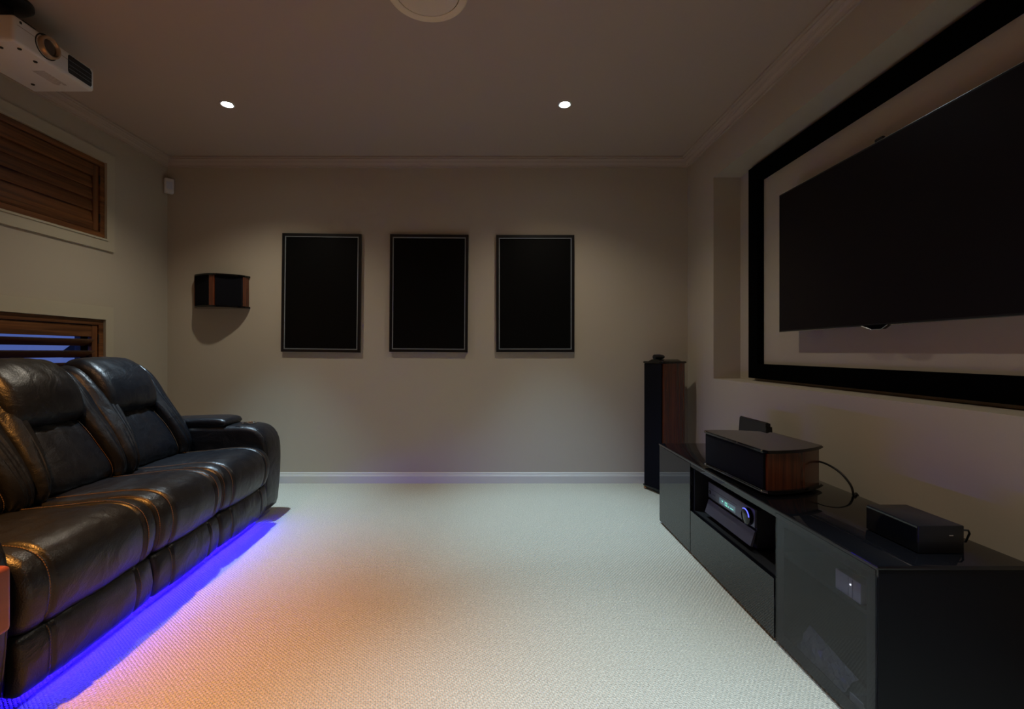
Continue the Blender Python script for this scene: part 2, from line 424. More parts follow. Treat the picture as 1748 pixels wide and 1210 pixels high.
# projector hung from the ceiling
px1, py0, py1, pz0, pz1 = -2.045, 1.975, 2.375, 2.400, 2.515
t = thing('projector', 'white projector hanging from a black ceiling mount above the sofa', 'projector', (-2.2, 2.17, ZC))
mb = MB(); mb.box(px1-0.306, px1, py0, py1, pz0, pz1, 0.014, 4); obj('body', mb, M['white_pl'], t, 40)
obj('seam', MB().box(px1-0.001, px1+0.0007, py0+0.016, py1-0.03, 2.4755, 2.477), M['grey_ln'], t)
ly, lz = 2.125, 2.466
obj('lens_recess', MB().lathe([(0.054, px1-0.001), (0.054, px1+0.0012), (0.049, px1+0.0012), (0.049, px1-0.001)], ly-0.004, lz, 40, 'X'), M['dark_hole'], t, 40)
lr = obj('lens_ring', MB().lathe([(0.047, px1-0.002), (0.047, px1+0.016), (0.044, px1+0.022), (0.038, px1+0.022), (0.033, px1+0.012), (0.033, px1-0.002)], ly, lz, 48, 'X'), M['lensring'], t, 40)
obj('lens_glass', MB().lathe([(0.0005, px1+0.010), (0.018, px1+0.0140), (0.033, px1+0.010), (0.0335, px1), (0.0005, px1)], ly, lz, 36, 'X'), M['lens'], lr, 60)
vent = MB(); vent.prism([(2.232, 2.503), (2.345, 2.503), (2.357, 2.492), (2.357, 2.425), (2.350, 2.416), (2.232, 2.416), (2.227, 2.425), (2.227, 2.495)], lambda a, b, tt: (px1-0.001 if tt == 0 else px1+0.0012, a, b))
v = obj('air_vent', vent, M['dark_hole'], t)
fins = MB()
for z in (2.436, 2.454, 2.4765): fins.box(px1+0.001, px1+0.0035, 2.231, 2.354, z, z+0.0018)
obj('vent_fins', fins, mat('vent fin', (0.10, 0.11, 0.13), 0.4), v)
obj('remote_sensor', MB().lathe([(0.0004, px1+0.001), (0.006, px1+0.001), (0.006, px1-0.001), (0.0004, px1-0.001)], 2.005, 2.495, 20, 'X'), M['dark_hole'], t)
pl = MB()
random.seed(3)
for k in range(7):
    a = px1-0.085-0.008*k
    y = 2.19
    while y < 2.30:
        d = random.uniform(0.006, 0.02); pl.box(a, a+0.003, y, min(y+d, 2.31), pz0-0.0006, pz0+0.0002); y += d+0.004
obj('rating_label', pl, M['grey_ln'], t)
for (x, y) in ((px1-0.03, 2.03), (px1-0.05, 2.12), (px1-0.10, 2.02), (px1-0.24, 2.06), (px1-0.24, 2.30)):
    obj('foot', MB().lathe([(0.0005, pz0-0.004), (0.007, pz0-0.004), (0.008, pz0+0.0005), (0.0005, pz0+0.0005)], x, y, 16), M['dark_hole'], t, 40)
mt = MB(); mt.lathe([(0.0005, ZC), (0.095, ZC), (0.095, ZC-0.012), (0.075, ZC-0.03), (0.03, ZC-0.034), (0.03, pz1+0.03), (0.0005, pz1+0.03)], -2.2, 2.09, 36)
mt.box(-2.31, -2.09, 2.06, 2.12, pz1+0.012, pz1+0.032, 0.003)
for sx in (-2.30, -2.11): mt.tube([(sx, 2.09, pz1+0.02), (sx, 2.09, pz1-0.003)], 0.008)
obj('ceiling_mount', mt, M['black_semi'], t, 40)

# ------------------------------------------------------------------ back wall: pictures and surround speaker
def picture(x0, x1, z0, z1, tilt, label):
    cxp, cz = (x0+x1)/2, (z0+z1)/2
    t = thing('picture_frame', label, 'picture frame', (cxp, YB, cz), group='black framed panels on the back wall')
    R = Matrix.Translation((cxp, YB, cz)) @ Matrix.Rotation(tilt, 4, 'Y')
    hw, hh = (x1-x0)/2, (z1-z0)/2
    def rng(mb, a, b, y0, y1):
        def rect(h, y): return [mb.bm.verts.new(R @ Vector((sx*h[0], y, sz*h[1]))) for sx, sz in ((-1, -1), (1, -1), (1, 1), (-1, 1))]
        A0, A1, B0, B1 = rect(a, y0), rect(a, y1), rect(b, y0), rect(b, y1)
        for k in range(4):
            j = (k+1) % 4
            for P, Q in ((A0, A1), (A1, B1), (B1, B0), (B0, A0)): mb.bm.faces.new((P[k], P[j], Q[j], Q[k]))
        return mb
    obj('frame', rng(MB(), (hw, hh), (hw-0.022, hh-0.022), -0.001, -0.028), M['frame_blk'], t)
    obj('silver_liner', rng(MB(), (hw-0.0225, hh-0.0225), (hw-0.029, hh-0.029), -0.004, -0.025), M['liner'], t)
    obj('black_panel', MB().box(-hw+0.029, hw-0.029, -0.018, -0.002, -hh+0.029, hh-0.029, 0, 1, R), M['art'], t)
sc = FPX/(YB-0.028)
def bx(p): return (p-CX)/sc
def bz(p): return HC+(CY-p)/sc
picture(bx(480.5), bx(615.5), bz(601), bz(398.5), math.radians(0.7), 'black framed panel nearest the wall speaker, left of three in a row')
picture(bx(665), bx(799), bz(601), bz(400), math.radians(0.45), 'black framed panel in the middle of three on the back wall')
picture(bx(847), bx(980.5), bz(601), bz(401), 0, 'black framed panel on the television side, right of three in a row')

sx0, sz0, sz1 = -2.24, 1.432, 1.697
t = thing('surround_speaker', 'black and rosewood speaker hung on the back wall beside the pictures', 'speaker', (sx0, YB, sz0))
half = [(0.222, -0.001), (0.205, 0.055), (0.165, 0.105), (0.10, 0.145), (0.045, 0.167), (0.0, 0.172)]
plan = half + [(-a, b) for a, b in half[-2::-1]]
for z, h, nm in ((sz0, 0.014, 'base_plate'), (sz1-0.014, 0.014, 'top_plate')):
    pl = crom(plan, 60, False)
    mb = MB(); mb.prism([(p.x, p.y) for p in pl], lambda a, b, tt: (sx0+a, YB-b, z+h*tt)); obj(nm, mb, M['black_gloss'], t, 40)
za, zb = sz0+0.014, sz1-0.014
def slab(pts): return MB().prism(pts, lambda a, b, tt: (sx0+a, YB-b, za if tt == 0 else zb))
obj('cabinet', slab([(0.205, -0.001), (0.19, 0.058), (0.02, 0.150), (-0.02, 0.150), (-0.19, 0.058), (-0.205, -0.001)]), M['black_semi'], t)
for sg in (1, -1):
    obj('grille', slab([(sg*a, b) for a, b in ((0.022, 0.1505), (0.182, 0.064), (0.188, 0.072), (0.026, 0.160))]), M['cloth'], t)
    obj('wood_side', slab([(sg*a, b) for a, b in ((0.1905, 0.059), (0.206, 0.003), (0.212, 0.003), (0.197, 0.066))]), M['rosewood'], t)
obj('wood_strip', slab([(0.0215, 0.1505), (0.0205, 0.161), (-0.0205, 0.161), (-0.0215, 0.1505)]), M['rosewood'], t)

# ------------------------------------------------------------------ niche: screen frame and television
fx0, fx1 = 1.728, XN-0.001
mb = ring(MB(), (0.975, 3.183, 0.902, 2.318), (1.080, 3.080, 0.998, 2.216), fx0, fx1)
o = tag(obj('screen_frame', mb, M['velvet']), 'wide black velvet frame in the wall niche around the television', 'frame')
tx = 1.67
ty0, ty1, tz0, tz1 = 1.320, 2.743, 1.194, 1.999
t = thing('television', 'large flat television, switched off, mounted in the wall niche', 'television', (tx, (ty0+ty1)/2, tz0))
obj('back_shell', MB().box(tx+0.006, tx+0.028, ty0+0.004, ty1-0.004, tz0+0.004, tz1-0.004, 0.004), M['black_matte'], t, 40)
obj('wall_mount', MB().box(tx+0.028, XN-0.001, 1.84, 2.24, 1.45, 1.80), M['black_matte'], t)
obj('bezel', ring(MB(), (ty0+0.002, ty1-0.002, tz0+0.002, tz1-0.002), (ty0+0.008, ty1-0.008, tz0+0.009, tz1-0.008), tx, tx+0.008), M['black_semi'], t)
obj('edge_trim', ring(MB(), (ty0, ty1, tz0, tz1), (ty0+0.0022, ty1-0.0022, tz0+0.0032, tz1-0.0022), tx+0.001, tx+0.020), M['silver'], t)
obj('screen', MB().box(tx+0.001, tx+0.006, ty0+0.008, ty1-0.008, tz0+0.009, tz1-0.008), M['screen'], t)
cyt = 2.031
mb = MB(); mb.prism([(cyt+0.085, tz0+0.003), (cyt+0.030, tz0-0.016), (cyt-0.022, tz0-0.016), (cyt-0.055, tz0+0.003)], lambda a, b, tt: (tx-0.006+0.02*tt, a, b))
em = obj('logo_bar', mb, M['black_gloss'], t)
mb = MB(); mb.tube([(tx-0.007, cyt+0.085, tz0+0.001), (tx-0.007, cyt+0.030, tz0-0.017), (tx-0.007, cyt-0.022, tz0-0.017), (tx-0.007, cyt-0.055, tz0+0.001)], 0.0014, 6)
obj('chrome_edge', mb, M['silver'], em)
mb = MB().box(tx-0.002, tx+0.014, cyt-0.022, cyt+0.022, tz1-0.001, tz1+0.014, 0.005, 3)
wc = obj('webcam', mb, M['black_semi'], t, 40)
obj('webcam_lens', MB().lathe([(0.0003, tx-0.003), (0.0045, tx-0.003), (0.0045, tx-0.001), (0.0003, tx-0.001)], cyt, tz1+0.0065, 16, 'X'), M['lens'], wc)

# ------------------------------------------------------------------ media cabinet
KX0, KX1, KY0, KY1, KZ = 1.036, 1.458, 1.263, 2.945, 0.500
D1, D2 = 1.7275, 2.472
t = thing('media_cabinet', 'long low black gloss cabinet along the right wall under the television', 'cabinet', ((KX0+KX1)/2, (KY0+KY1)/2, 0))
th = 0.016
b = MB(); xi = KX0+0.018
b.box(xi, KX1, KY0, KY0+th, 0.012, 0.468).box(xi, KX1, KY1-th, KY1, 0.012, 0.468)
b.box(xi, KX1, D1-th/2, D1+th/2, 0.028, 0.468).box(xi, KX1, D2-th/2, D2+th/2, 0.028, 0.468)
b.box(xi, KX1, KY0+th, KY1-th, 0.012, 0.028).box(KX1-0.008, KX1, KY0+th, KY1-th, 0.028, 0.468)
b.box(xi, KX1-0.008, D1+th/2, D2-th/2, 0.222, 0.238)
b.box(xi+0.001, KX1-0.008, KY0+th, D1-th/2, 0.330, 0.342)
obj('carcass', b, M['black_matte'], t)
obj('end_panel', MB().box(KX0+0.002, KX1, KY0-0.001, KY0-0.0001, 0.012, 0.486), M['panel_end'], t)
obj('top_rail', MB().box(KX0+0.002, KX1, KY0, KY1, 0.468, 0.487), M['black_gloss'], t)
obj('top', MB().box(KX0-0.003, KX1+0.002, KY0-0.003, KY1+0.003, 0.4885, KZ, 0.002, 2), M['black_top'], t, 40)
dr = obj('door', MB().box(KX0, KX0+0.016, D2+0.010, KY1-0.001, 0.014, 0.484, 0.001, 1), M['black_gloss'], t, 40)
gd = obj('glass_door', MB().box(KX0, KX0+0.006, KY0+0.008, D1-0.004, 0.014, 0.484), M['smoked'], t)
obj('door_border', ring(MB(), (KY0+0.008, D1-0.004, 0.014, 0.484), (KY0+0.045, D1-0.045, 0.055, 0.445), KX0+0.0062, KX0+0.0085), M['black_matte'], gd)
obj('drawer_front', MB().box(KX0, KX0+0.016, D1+0.006, D2+0.004, 0.014, 0.236, 0.001, 1), M['black_gloss'], t, 40)
for x in (KX0+0.05, KX1-0.05):
    for y in (KY0+0.06, D1, D2, KY1-0.06):
        obj('foot', MB().lathe([(0.0005, 0), (0.02, 0), (0.018, 0.0125), (0.0005, 0.0125)], x, y, 16), M['black_matte'], t, 40)

# receiver in the open compartment
rx, ry0, ry1, rz0 = 1.092, 1.957, 2.382, 0.250
t = thing('av_receiver', 'grey home theatre receiver with a lit display in the open cabinet bay', 'receiver', (1.25, 2.17, 0.238))
obj('casing', MB().box(rx+0.008, 1.42, ry0+0.003, ry1-0.003, rz0, 0.412, 0.003), M['black_matte'], t, 40)
fp = obj('face_plate', MB().box(rx-0.004, rx+0.008, ry0, ry1, 0.338, 0.415, 0.002), M['alu_face'], t, 40)
obj('face_groove', MB().box(rx-0.0046, rx-0.0038, 2.10, ry1-0.002, 0.3858, 0.3872), M['dark_hole'], fp)
fl = MB(); fl.prism([(rx+0.006, 0.324), (rx-0.002, 0.326), (rx-0.022, 0.262), (rx-0.012, 0.258)], lambda a, b_, tt: (a, ry0 if tt == 0 else ry1, b_))
obj('flap', fl, M['alu_flap'], t)
dp = obj('display', MB().box(rx-0.0052, rx-0.0038, 2.113, 2.262, 0.347, 0.374), M['lcd'], fp)
seg = MB(); X0, X1 = rx-0.0060, rx-0.0050
def sg(y0, y1, z0, z1): seg.box(X0, X1, min(y0, y1), max(y0, y1), z0, z1)
seg.prism([(2.239, 0.3655), (2.224, 0.3655), (2.2315, 0.3585)], lambda a, b_, tt: (X0 if tt == 0 else X1, a, b_))
sg(2.206, 2.188, 0.3655, 0.3675); sg(2.206, 2.203, 0.352, 0.3675); sg(2.203, 2.186, 0.352, 0.3542); sg(2.189, 2.186, 0.352, 0.3675)
sg(2.180, 2.172, 0.352, 0.3542); sg(2.172, 2.169, 0.354, 0.3585); sg(2.160, 2.128, 0.3535, 0.3565)
obj('display_segments', seg, M['lcd_txt'], dp)
kn = obj('volume_knob', MB().lathe([(0.0005, rx-0.024), (0.029, rx-0.024), (0.034, rx-0.020), (0.036, rx-0.003), (0.0005, rx-0.003)], 1.998, 0.3745, 40, 'X'), M['black_gloss'], fp, 40)
rg = MB(); rg.tube([(rx-0.0235, 1.998+0.0325*math.cos(a), 0.3745+0.0325*math.sin(a)) for a in [math.radians(62+k*6) for k in range(19)]], 0.0022, 6)
obj('knob_light', rg, M['knob_led'], kn, 60)
obj('power_button', MB().lathe([(0.0003, rx-0.008), (0.009, rx-0.008), (0.010, rx-0.004), (0.0003, rx-0.004)], 2.364, 0.367, 24, 'X'), M['dark_hole'], fp, 40)
for k in range(2):
    obj('selector_button', MB().box(rx-0.006, rx-0.0038, 2.322-0.014*k, 2.331-0.014*k, 0.363, 0.366), M['alu_flap'], fp)
for y in (2.0, 2.34):
    obj('foot', MB().lathe([(0.0005, 0.2382), (0.02, 0.2382), (0.022, 0.2505), (0.0005, 0.2505)], 1.13, y, 20), M['black_matte'], t, 40)
    obj('foot', MB().lathe([(0.0005, 0.2382), (0.02, 0.2382), (0.022, 0.2505), (0.0005, 0.2505)], 1.38, y, 20), M['black_matte'], t, 40)

# behind the smoked door
t = thing('router', 'white box with a white indicator light behind the smoked cabinet door', 'router', (1.08, 1.406, 0.342))
obj('casing', MB().box(1.062, 1.098, 1.355, 1.457, 0.3425, 0.404, 0.003, 2), M['white_gl'], t, 40)
obj('ridge', MB().box(1.0605, 1.0622, 1.384, 1.387, 0.346, 0.400), mat('grey ridge', (0.3, 0.3, 0.34), 0.4), t)
obj('ridge', MB().box(1.0605, 1.0622, 1.400, 1.403, 0.346, 0.400), mat('pale ridge', (0.45, 0.45, 0.48), 0.4), t)
obj('indicator', MB().box(1.0600, 1.0622, 1.391, 1.395, 0.381, 0.385), M['white_led'], t)
mb = MB(); random.seed(11); G = []
for i in range(9):
    row = []
    for j in range(15):
        f = j/14
        row.append(mb.bm.verts.new((1.054+0.007*i+random.uniform(-.003, .003)*(0 < i < 8), 1.425+0.0155*j+random.uniform(-.005, .005), 0.031+i*0.0105*(0.55+0.45*f)+(random.uniform(-0.010, 0.012) if 0 < i < 8 and 0 < j < 14 else 0))))
    G.append(row)
for i in range(8):
    for j in range(14): mb.bm.faces.new((G[i][j], G[i+1][j], G[i+1][j+1], G[i][j+1]))
bt = [mb.bm.verts.new((v.co.x + (0.045 if q in (1, 2) else 0), v.co.y, 0.0285)) for q, v in enumerate((G[0][0], G[8][0], G[8][14], G[0][14]))]
mb.bm.faces.new(bt); mb.bm.faces.new((G[8][0], bt[1], bt[2], G[8][14]))
tag(obj('plastic_pouch', mb, M['plastic_clear']), 'crumpled grey plastic pouch lying on the floor of the smoked cabinet bay', 'pouch')
mb = MB().box(1.060, 1.064, 1.345, 1.395, 0.0285, 0.062, 0.001)
mb.box(1.064, 1.084, 1.345, 1.395, 0.0285, 0.032)
tag(obj('paper_card', mb, M['paper']), 'small pale card standing at the near corner behind the smoked cabinet door', 'card')

# ------------------------------------------------------------------ loudspeakers with curved wooden sides
def speaker_plan(fw, bw, dep, bulge, n=10):
    """outline, front on the -x side; returns near side curve, far side curve"""
    near = []
    for k in range(n+1):
        s = k/n
        y = -(fw*(1-s)+bw*s) - bulge*math.sin(PI*s)
        near.append((dep*s, y))
    return near
def build_speaker(t, W, fw, bw, dep, bulge, z0, z1, plate, over):
    near = speaker_plan(fw, bw, dep, bulge)
    body = near + [(x, -y) for x, y in near[::-1]]
    def pr(poly, a, b):
        return MB().prism(poly, lambda u, v, tt: W @ Vector((u, v, a if tt == 0 else b)))
    obj('cabinet', pr(body, z0+plate, z1-plate), M['rosewood'], t, 30)
    nb = speaker_plan(fw+over, bw+over*0.6, dep+0.012, bulge)
    pp = [(-0.018, -(fw-0.01)), ] + [(x+0.0 if k else -0.008, y) for k, (x, y) in enumerate(nb)]
    pp = pp + [(x, -y) for x, y in pp[::-1]]
    for nm, a, b in (('top_plate', z1-plate, z1), ('base_plate', z0, z0+plate)):
        m = pr(pp, a, b)
        es = [e for e in m.bm.edges if abs((e.verts[0].co-e.verts[1].co).z) < 1e-4]
        bmesh.ops.bevel(m.bm, geom=es, offset=min(0.004, plate*0.3), segments=2, affect='EDGES')
        obj(nm, m, M['black_gloss'], t, 40)
    g = MB().box(-0.013, -0.0005, -(fw-0.008), fw-0.008, z0+plate+0.001, z1-plate-0.001, 0.004, 2, W)
    obj('grille', g, M['cloth'], t, 40)
W = Matrix.Translation((1.0655+0.012, 2.107, 0)) @ Matrix.Rotation(math.radians(3.56), 4, 'Z')
t = thing('center_speaker', 'wide black and rosewood centre speaker lying on the black cabinet', 'speaker', (1.0655+0.012, 2.107, KZ), math.radians(3.56))
build_speaker(t, W, 0.236, 0.150, 0.285, 0.026, KZ+0.009, KZ+0.184, 0.013, 0.014)
for yy in (-0.19, 0.19):
    obj('foot', MB().lathe([(0.0005, KZ+0.0003), (0.012, KZ+0.0003), (0.014, KZ+0.0095), (0.0005, KZ+0.0095)], *(W @ Vector((0.03, yy, 0))).xy, 18), M['black_semi'], t, 40)
    obj('foot', MB().lathe([(0.0005, KZ+0.0003), (0.012, KZ+0.0003), (0.014, KZ+0.0095), (0.0005, KZ+0.0095)], *(W @ Vector((0.25, yy*0.7, 0))).xy, 18), M['black_semi'], t, 40)
for k, yy in enumerate((-0.222, -0.05, 0.222)):
    for zz in (KZ+0.178, KZ+0.016):
        if k == 1 and zz < KZ+0.1: continue
        p = W @ Vector((-0.014, yy, zz)); obj('grille_pin', MB().lathe([(0.0003, zz-0.004), (0.004, zz-0.004), (0.004, zz+0.004), (0.0003, zz+0.004)], p.x, p.y, 12), M['chrome'], t, 40)
ar = math.radians(21.5)
tc_ = (1.2065+0.012, 3.5875)
W = Matrix.Translation((*tc_, 0)) @ Matrix.Rotation(ar, 4, 'Z')
t = thing('tower_speaker', 'tall black and rosewood floor speaker in the far right corner', 'speaker', (*tc_, 0), ar)
build_speaker(t, W, 0.105, 0.062, 0.245, 0.012, 0.022, 1.005, 0.016, 0.010)
mb = MB(); mb.prism([(-0.075, 1.005), (0.075, 1.005), (0.035, 1.020), (-0.035, 1.020)], lambda a, b_, tt: W @ Vector((0.012 + 0.19*tt, a, b_)))
obj('top_ridge', mb, M['black_gloss'], t, 40)
mb = MB(); mb.tube([W @ Vector((x, 0, 1.038)) for x in (0.0, 0.004, 0.05, 0.085, 0.10)], [0.012, 0.019, 0.021, 0.017, 0.008], 20)
tw = obj('tweeter_housing', mb, M['black_semi'], t, 50)
for (u, v) in ((0.0, -0.095), (0.0, 0.095), (0.22, -0.055), (0.22, 0.055)):
    p = W @ Vector((u, v, 0)); obj('spike_foot', MB().lathe([(0.004, 0.0005), (0.014, 0.006), (0.014, 0.014), (0.008, 0.0225), (0.0005, 0.0225)], p.x, p.y, 16), M['brass'], t, 50)

# small things on the cabinet
t = thing('media_box', 'small black media box on the near end of the black cabinet', 'media box', (1.277, 1.43, KZ))
obj('casing', MB().box(1.212, 1.343, 1.334, 1.522, KZ+0.0015, KZ+0.081, 0.003, 2), M['black_semi'], t, 40)
obj('front_panel', MB().box(1.2095, 1.2118, 1.337, 1.519, KZ+0.005, KZ+0.078), M['black_gloss'], t)
obj('usb_socket', MB().box(1.298, 1.310, 1.3328, 1.3345, KZ+0.052, KZ+0.0545), M['silver'], t)
for z in (KZ+0.062, KZ+0.030):
    obj('socket', MB().tube([(1.3425, 1.352, z), (1.352, 1.352, z)], 0.0055, 10), M['cable'], t, 50)
mb = MB(); mb.tube([(1.3525, 1.352, KZ+0.062), (1.372, 1.352, KZ+0.061), (1.382, 1.358, KZ+0.05), (1.385, 1.372, KZ+0.02), (1.388, 1.41, KZ+0.005), (1.40, 1.48, KZ+0.0045), (1.45, 1.53, KZ+0.0045), (1.47, 1.545, KZ+0.002), (1.482, 1.55, KZ-0.06), (1.485, 1.55, KZ-0.3)], 0.0028, 8)
tag(obj('power_cable', mb, M['cable']), 'thin black cable plugged into the back of the small media box', 'cable')
t = thing('modem', 'black slab modem standing tilted behind the centre speaker', 'modem', (1.405, 2.54, KZ))
mb = MB(); mb.prism([(1.385, KZ+0.001), (1.435, KZ+0.001), (1.425, KZ+0.205), (1.408, KZ+0.212), (1.400, KZ+0.205)], lambda a, b_, tt: (a, 2.415 if tt == 0 else 2.672, b_))
obj('casing', mb, M['black_semi'], t)
obj('side_cap', MB().prism([(1.382, KZ+0.001), (1.438, KZ+0.001), (1.428, KZ+0.190), (1.397, KZ+0.190)], lambda a, b_, tt: (a, 2.405 + 0.0095*tt, b_)), M['black_gloss'], t)
pts = []
ctl = [(1.369, 2.04, KZ+0.080), (1.380, 2.02, KZ+0.105), (1.39, 1.96, KZ+0.108), (1.41, 1.905, KZ+0.085), (1.425, 1.87, KZ+0.045), (1.430, 1.862, KZ+0.012), (1.438, 1.872, KZ+0.004), (1.465, 1.89, KZ+0.003), (1.478, 1.895, KZ-0.04), (1.48, 1.895, KZ-0.25)]
for i in range(len(ctl)-1):
    p0, p1, p2, p3 = [Vector(ctl[max(0, min(len(ctl)-1, j))]) for j in (i-1, i, i+1, i+2)]
    for k in range(6):
        q = k/6; pts.append(0.5*((2*p1)+(p2-p0)*q+(2*p0-5*p1+4*p2-p3)*q*q+(3*p1-p0-3*p2+p3)*q**3))
pts.append(Vector(ctl[-1]))
mb = MB(); mb.tube(pts, 0.0042, 10)
tag(obj('speaker_cable', mb, M['cable'], None, 80), 'black cable arching from behind the centre speaker to the wall', 'cable')

# ------------------------------------------------------------------ sofa (local frame: x forward, y along, z up)
th_s = math.radians(2.05)
RX, RY = -1.4405, 2.15
sofa = thing('recliner_sofa', 'black leather three seat recliner sofa with blue light glowing underneath', 'sofa', (RX, RY, 0), th_s)
def loft(ctrl, y0, y1, r=0.025, n=64, seams=(), tseams=(), crown=0.0, taper=None, gd=0.010, gw=0.007, wr=0.0, wseed=0):
    prof = crom(ctrl, n)
    area = sum(prof[i].x*prof[(i+1) % n].y - prof[(i+1) % n].x*prof[i].y for i in range(n))
    nor = []
    for i in range(n):
        d = prof[(i+1) % n] - prof[i-1]; d.normalize()
        q = Vector((d.y, -d.x)); nor.append(q if area > 0 else -q)
    ys = []
    for k in range(6):
        a = PI/2*k/5; ys.append((y0+r-r*math.cos(a), r*(1-math.sin(a)) if k else r))
    core = set()
    m = 14
    for k in range(1, m): core.add(y0+r+(y1-y0-2*r)*k/m)
    for s in seams:
        core = {c for c in core if abs(c-s) > gw*2.6}
        for d in (-2.4, -1.5, -0.8, -0.3, 0, 0.3, 0.8, 1.5, 2.4): core.add(s+d*gw)
    for c in sorted(core): ys.append((c, 0))
    for k in range(5, -1, -1):
        a = PI/2*k/5; ys.append((y1-r+r*math.cos(a), r*(1-math.sin(a)) if k else r))
    rnd = random.Random(wseed); ph = [rnd.uniform(0, 6.28) for _ in range(6)]
    def pt(i, y, ins=0.0, off=0.0):
        p, q = prof[i], nor[i]
        s = (y-(y0+y1)/2)/((y1-y0)/2)
        o = -ins + off + crown*(1-min(1, s*s))
        for sm in seams: o -= gd*math.exp(-((y-sm)/gw)**2)
        if wr: o += wr*(math.sin(9*s+ph[0]+i*0.35)*math.sin(i*0.21+ph[1])+0.6*math.sin(21*s+ph[2]+i*0.5))
        for (ia, ya, yb) in tseams:
            if ya < y < yb: o -= 0.006*math.exp(-((i-ia)/0.9)**2)
        yy = y if taper is None else taper(y, p.y)
        return Vector((p.x+q.x*o, yy, p.y+q.y*o))
    mb = MB()
    mb.skin([[mb.bm.verts.new(pt(i, y, ins)) for i in range(n)] for y, ins in ys])
    return mb, pt, prof
def stitches(mb, pt, i0, i1, y, n, step=0.009, off=0.0022):
    P = [pt(i % n, y, 0, off) for i in range(i0, i1+1)]
    L = [0]
    for k in range(1, len(P)): L.append(L[-1]+(P[k]-P[k-1]).length)
    def at(d):
        for k in range(1, len(L)):
            if L[k] >= d: return P[k-1].lerp(P[k], (d-L[k-1])/max(1e-9, L[k]-L[k-1]))
        return P[-1]
    d = 0.004
    while d < L[-1]-step:
        mb.tube([at(d), at(d+step*0.70)], 0.00135, 5); d += step
SEAT = [(-0.62, 0.436), (-0.45, 0.450), (-0.26, 0.470), (-0.12, 0.481), (-0.035, 0.474), (0.018, 0.444), (0.042, 0.390), (0.042, 0.325), (0.028, 0.268),
        (0.004, 0.240), (-0.05, 0.234), (-0.3, 0.234), (-0.58, 0.240), (-0.635, 0.34)]
SKIRT = [(-0.005, 0.236), (0.014, 0.226), (0.026, 0.180), (0.027, 0.130), (0.018, 0.080), (0.006, 0.062), (-0.014, 0.061), (-0.034, 0.070), (-0.038, 0.15), (-0.030, 0.228)]
LUMB = [(-0.550, 0.430), (-0.475, 0.462), (-0.470, 0.530), (-0.525, 0.640), (-0.596, 0.745), (-0.662, 0.800), (-0.720, 0.820), (-0.760, 0.760), (-0.720, 0.600), (-0.630, 0.440)]
WING = [(-0.520, 0.430), (-0.455, 0.458), (-0.440, 0.530), (-0.488, 0.650), (-0.570, 0.783), (-0.640, 0.893), (-0.700, 0.962), (-0.765, 0.996), (-0.840, 0.981), (-0.885, 0.900), (-0.870, 0.600), (-0.800, 0.430)]
PILL = [(-0.622, 0.746), (-0.578, 0.768), (-0.568, 0.816), (-0.584, 0.886), (-0.622, 0.951), (-0.682, 1.008), (-0.745, 1.036), (-0.810, 1.024), (-0.845, 0.959), (-0.800, 0.864), (-0.735, 0.776), (-0.680, 0.741)]
BACK = [(-0.62, 0.24), (-0.60, 0.45), (-0.65, 0.65), (-0.72, 0.86), (-0.77, 0.965), (-0.83, 0.975), (-0.905, 0.93), (-0.92, 0.7), (-0.90, 0.3), (-0.87, 0.20), (-0.70, 0.19)]
mods = [(1.352-RY, 1.922-RY), (1.922-RY, 2.412-RY), (2.412-RY, 2.952-RY)]
N = 64
stitch = MB()
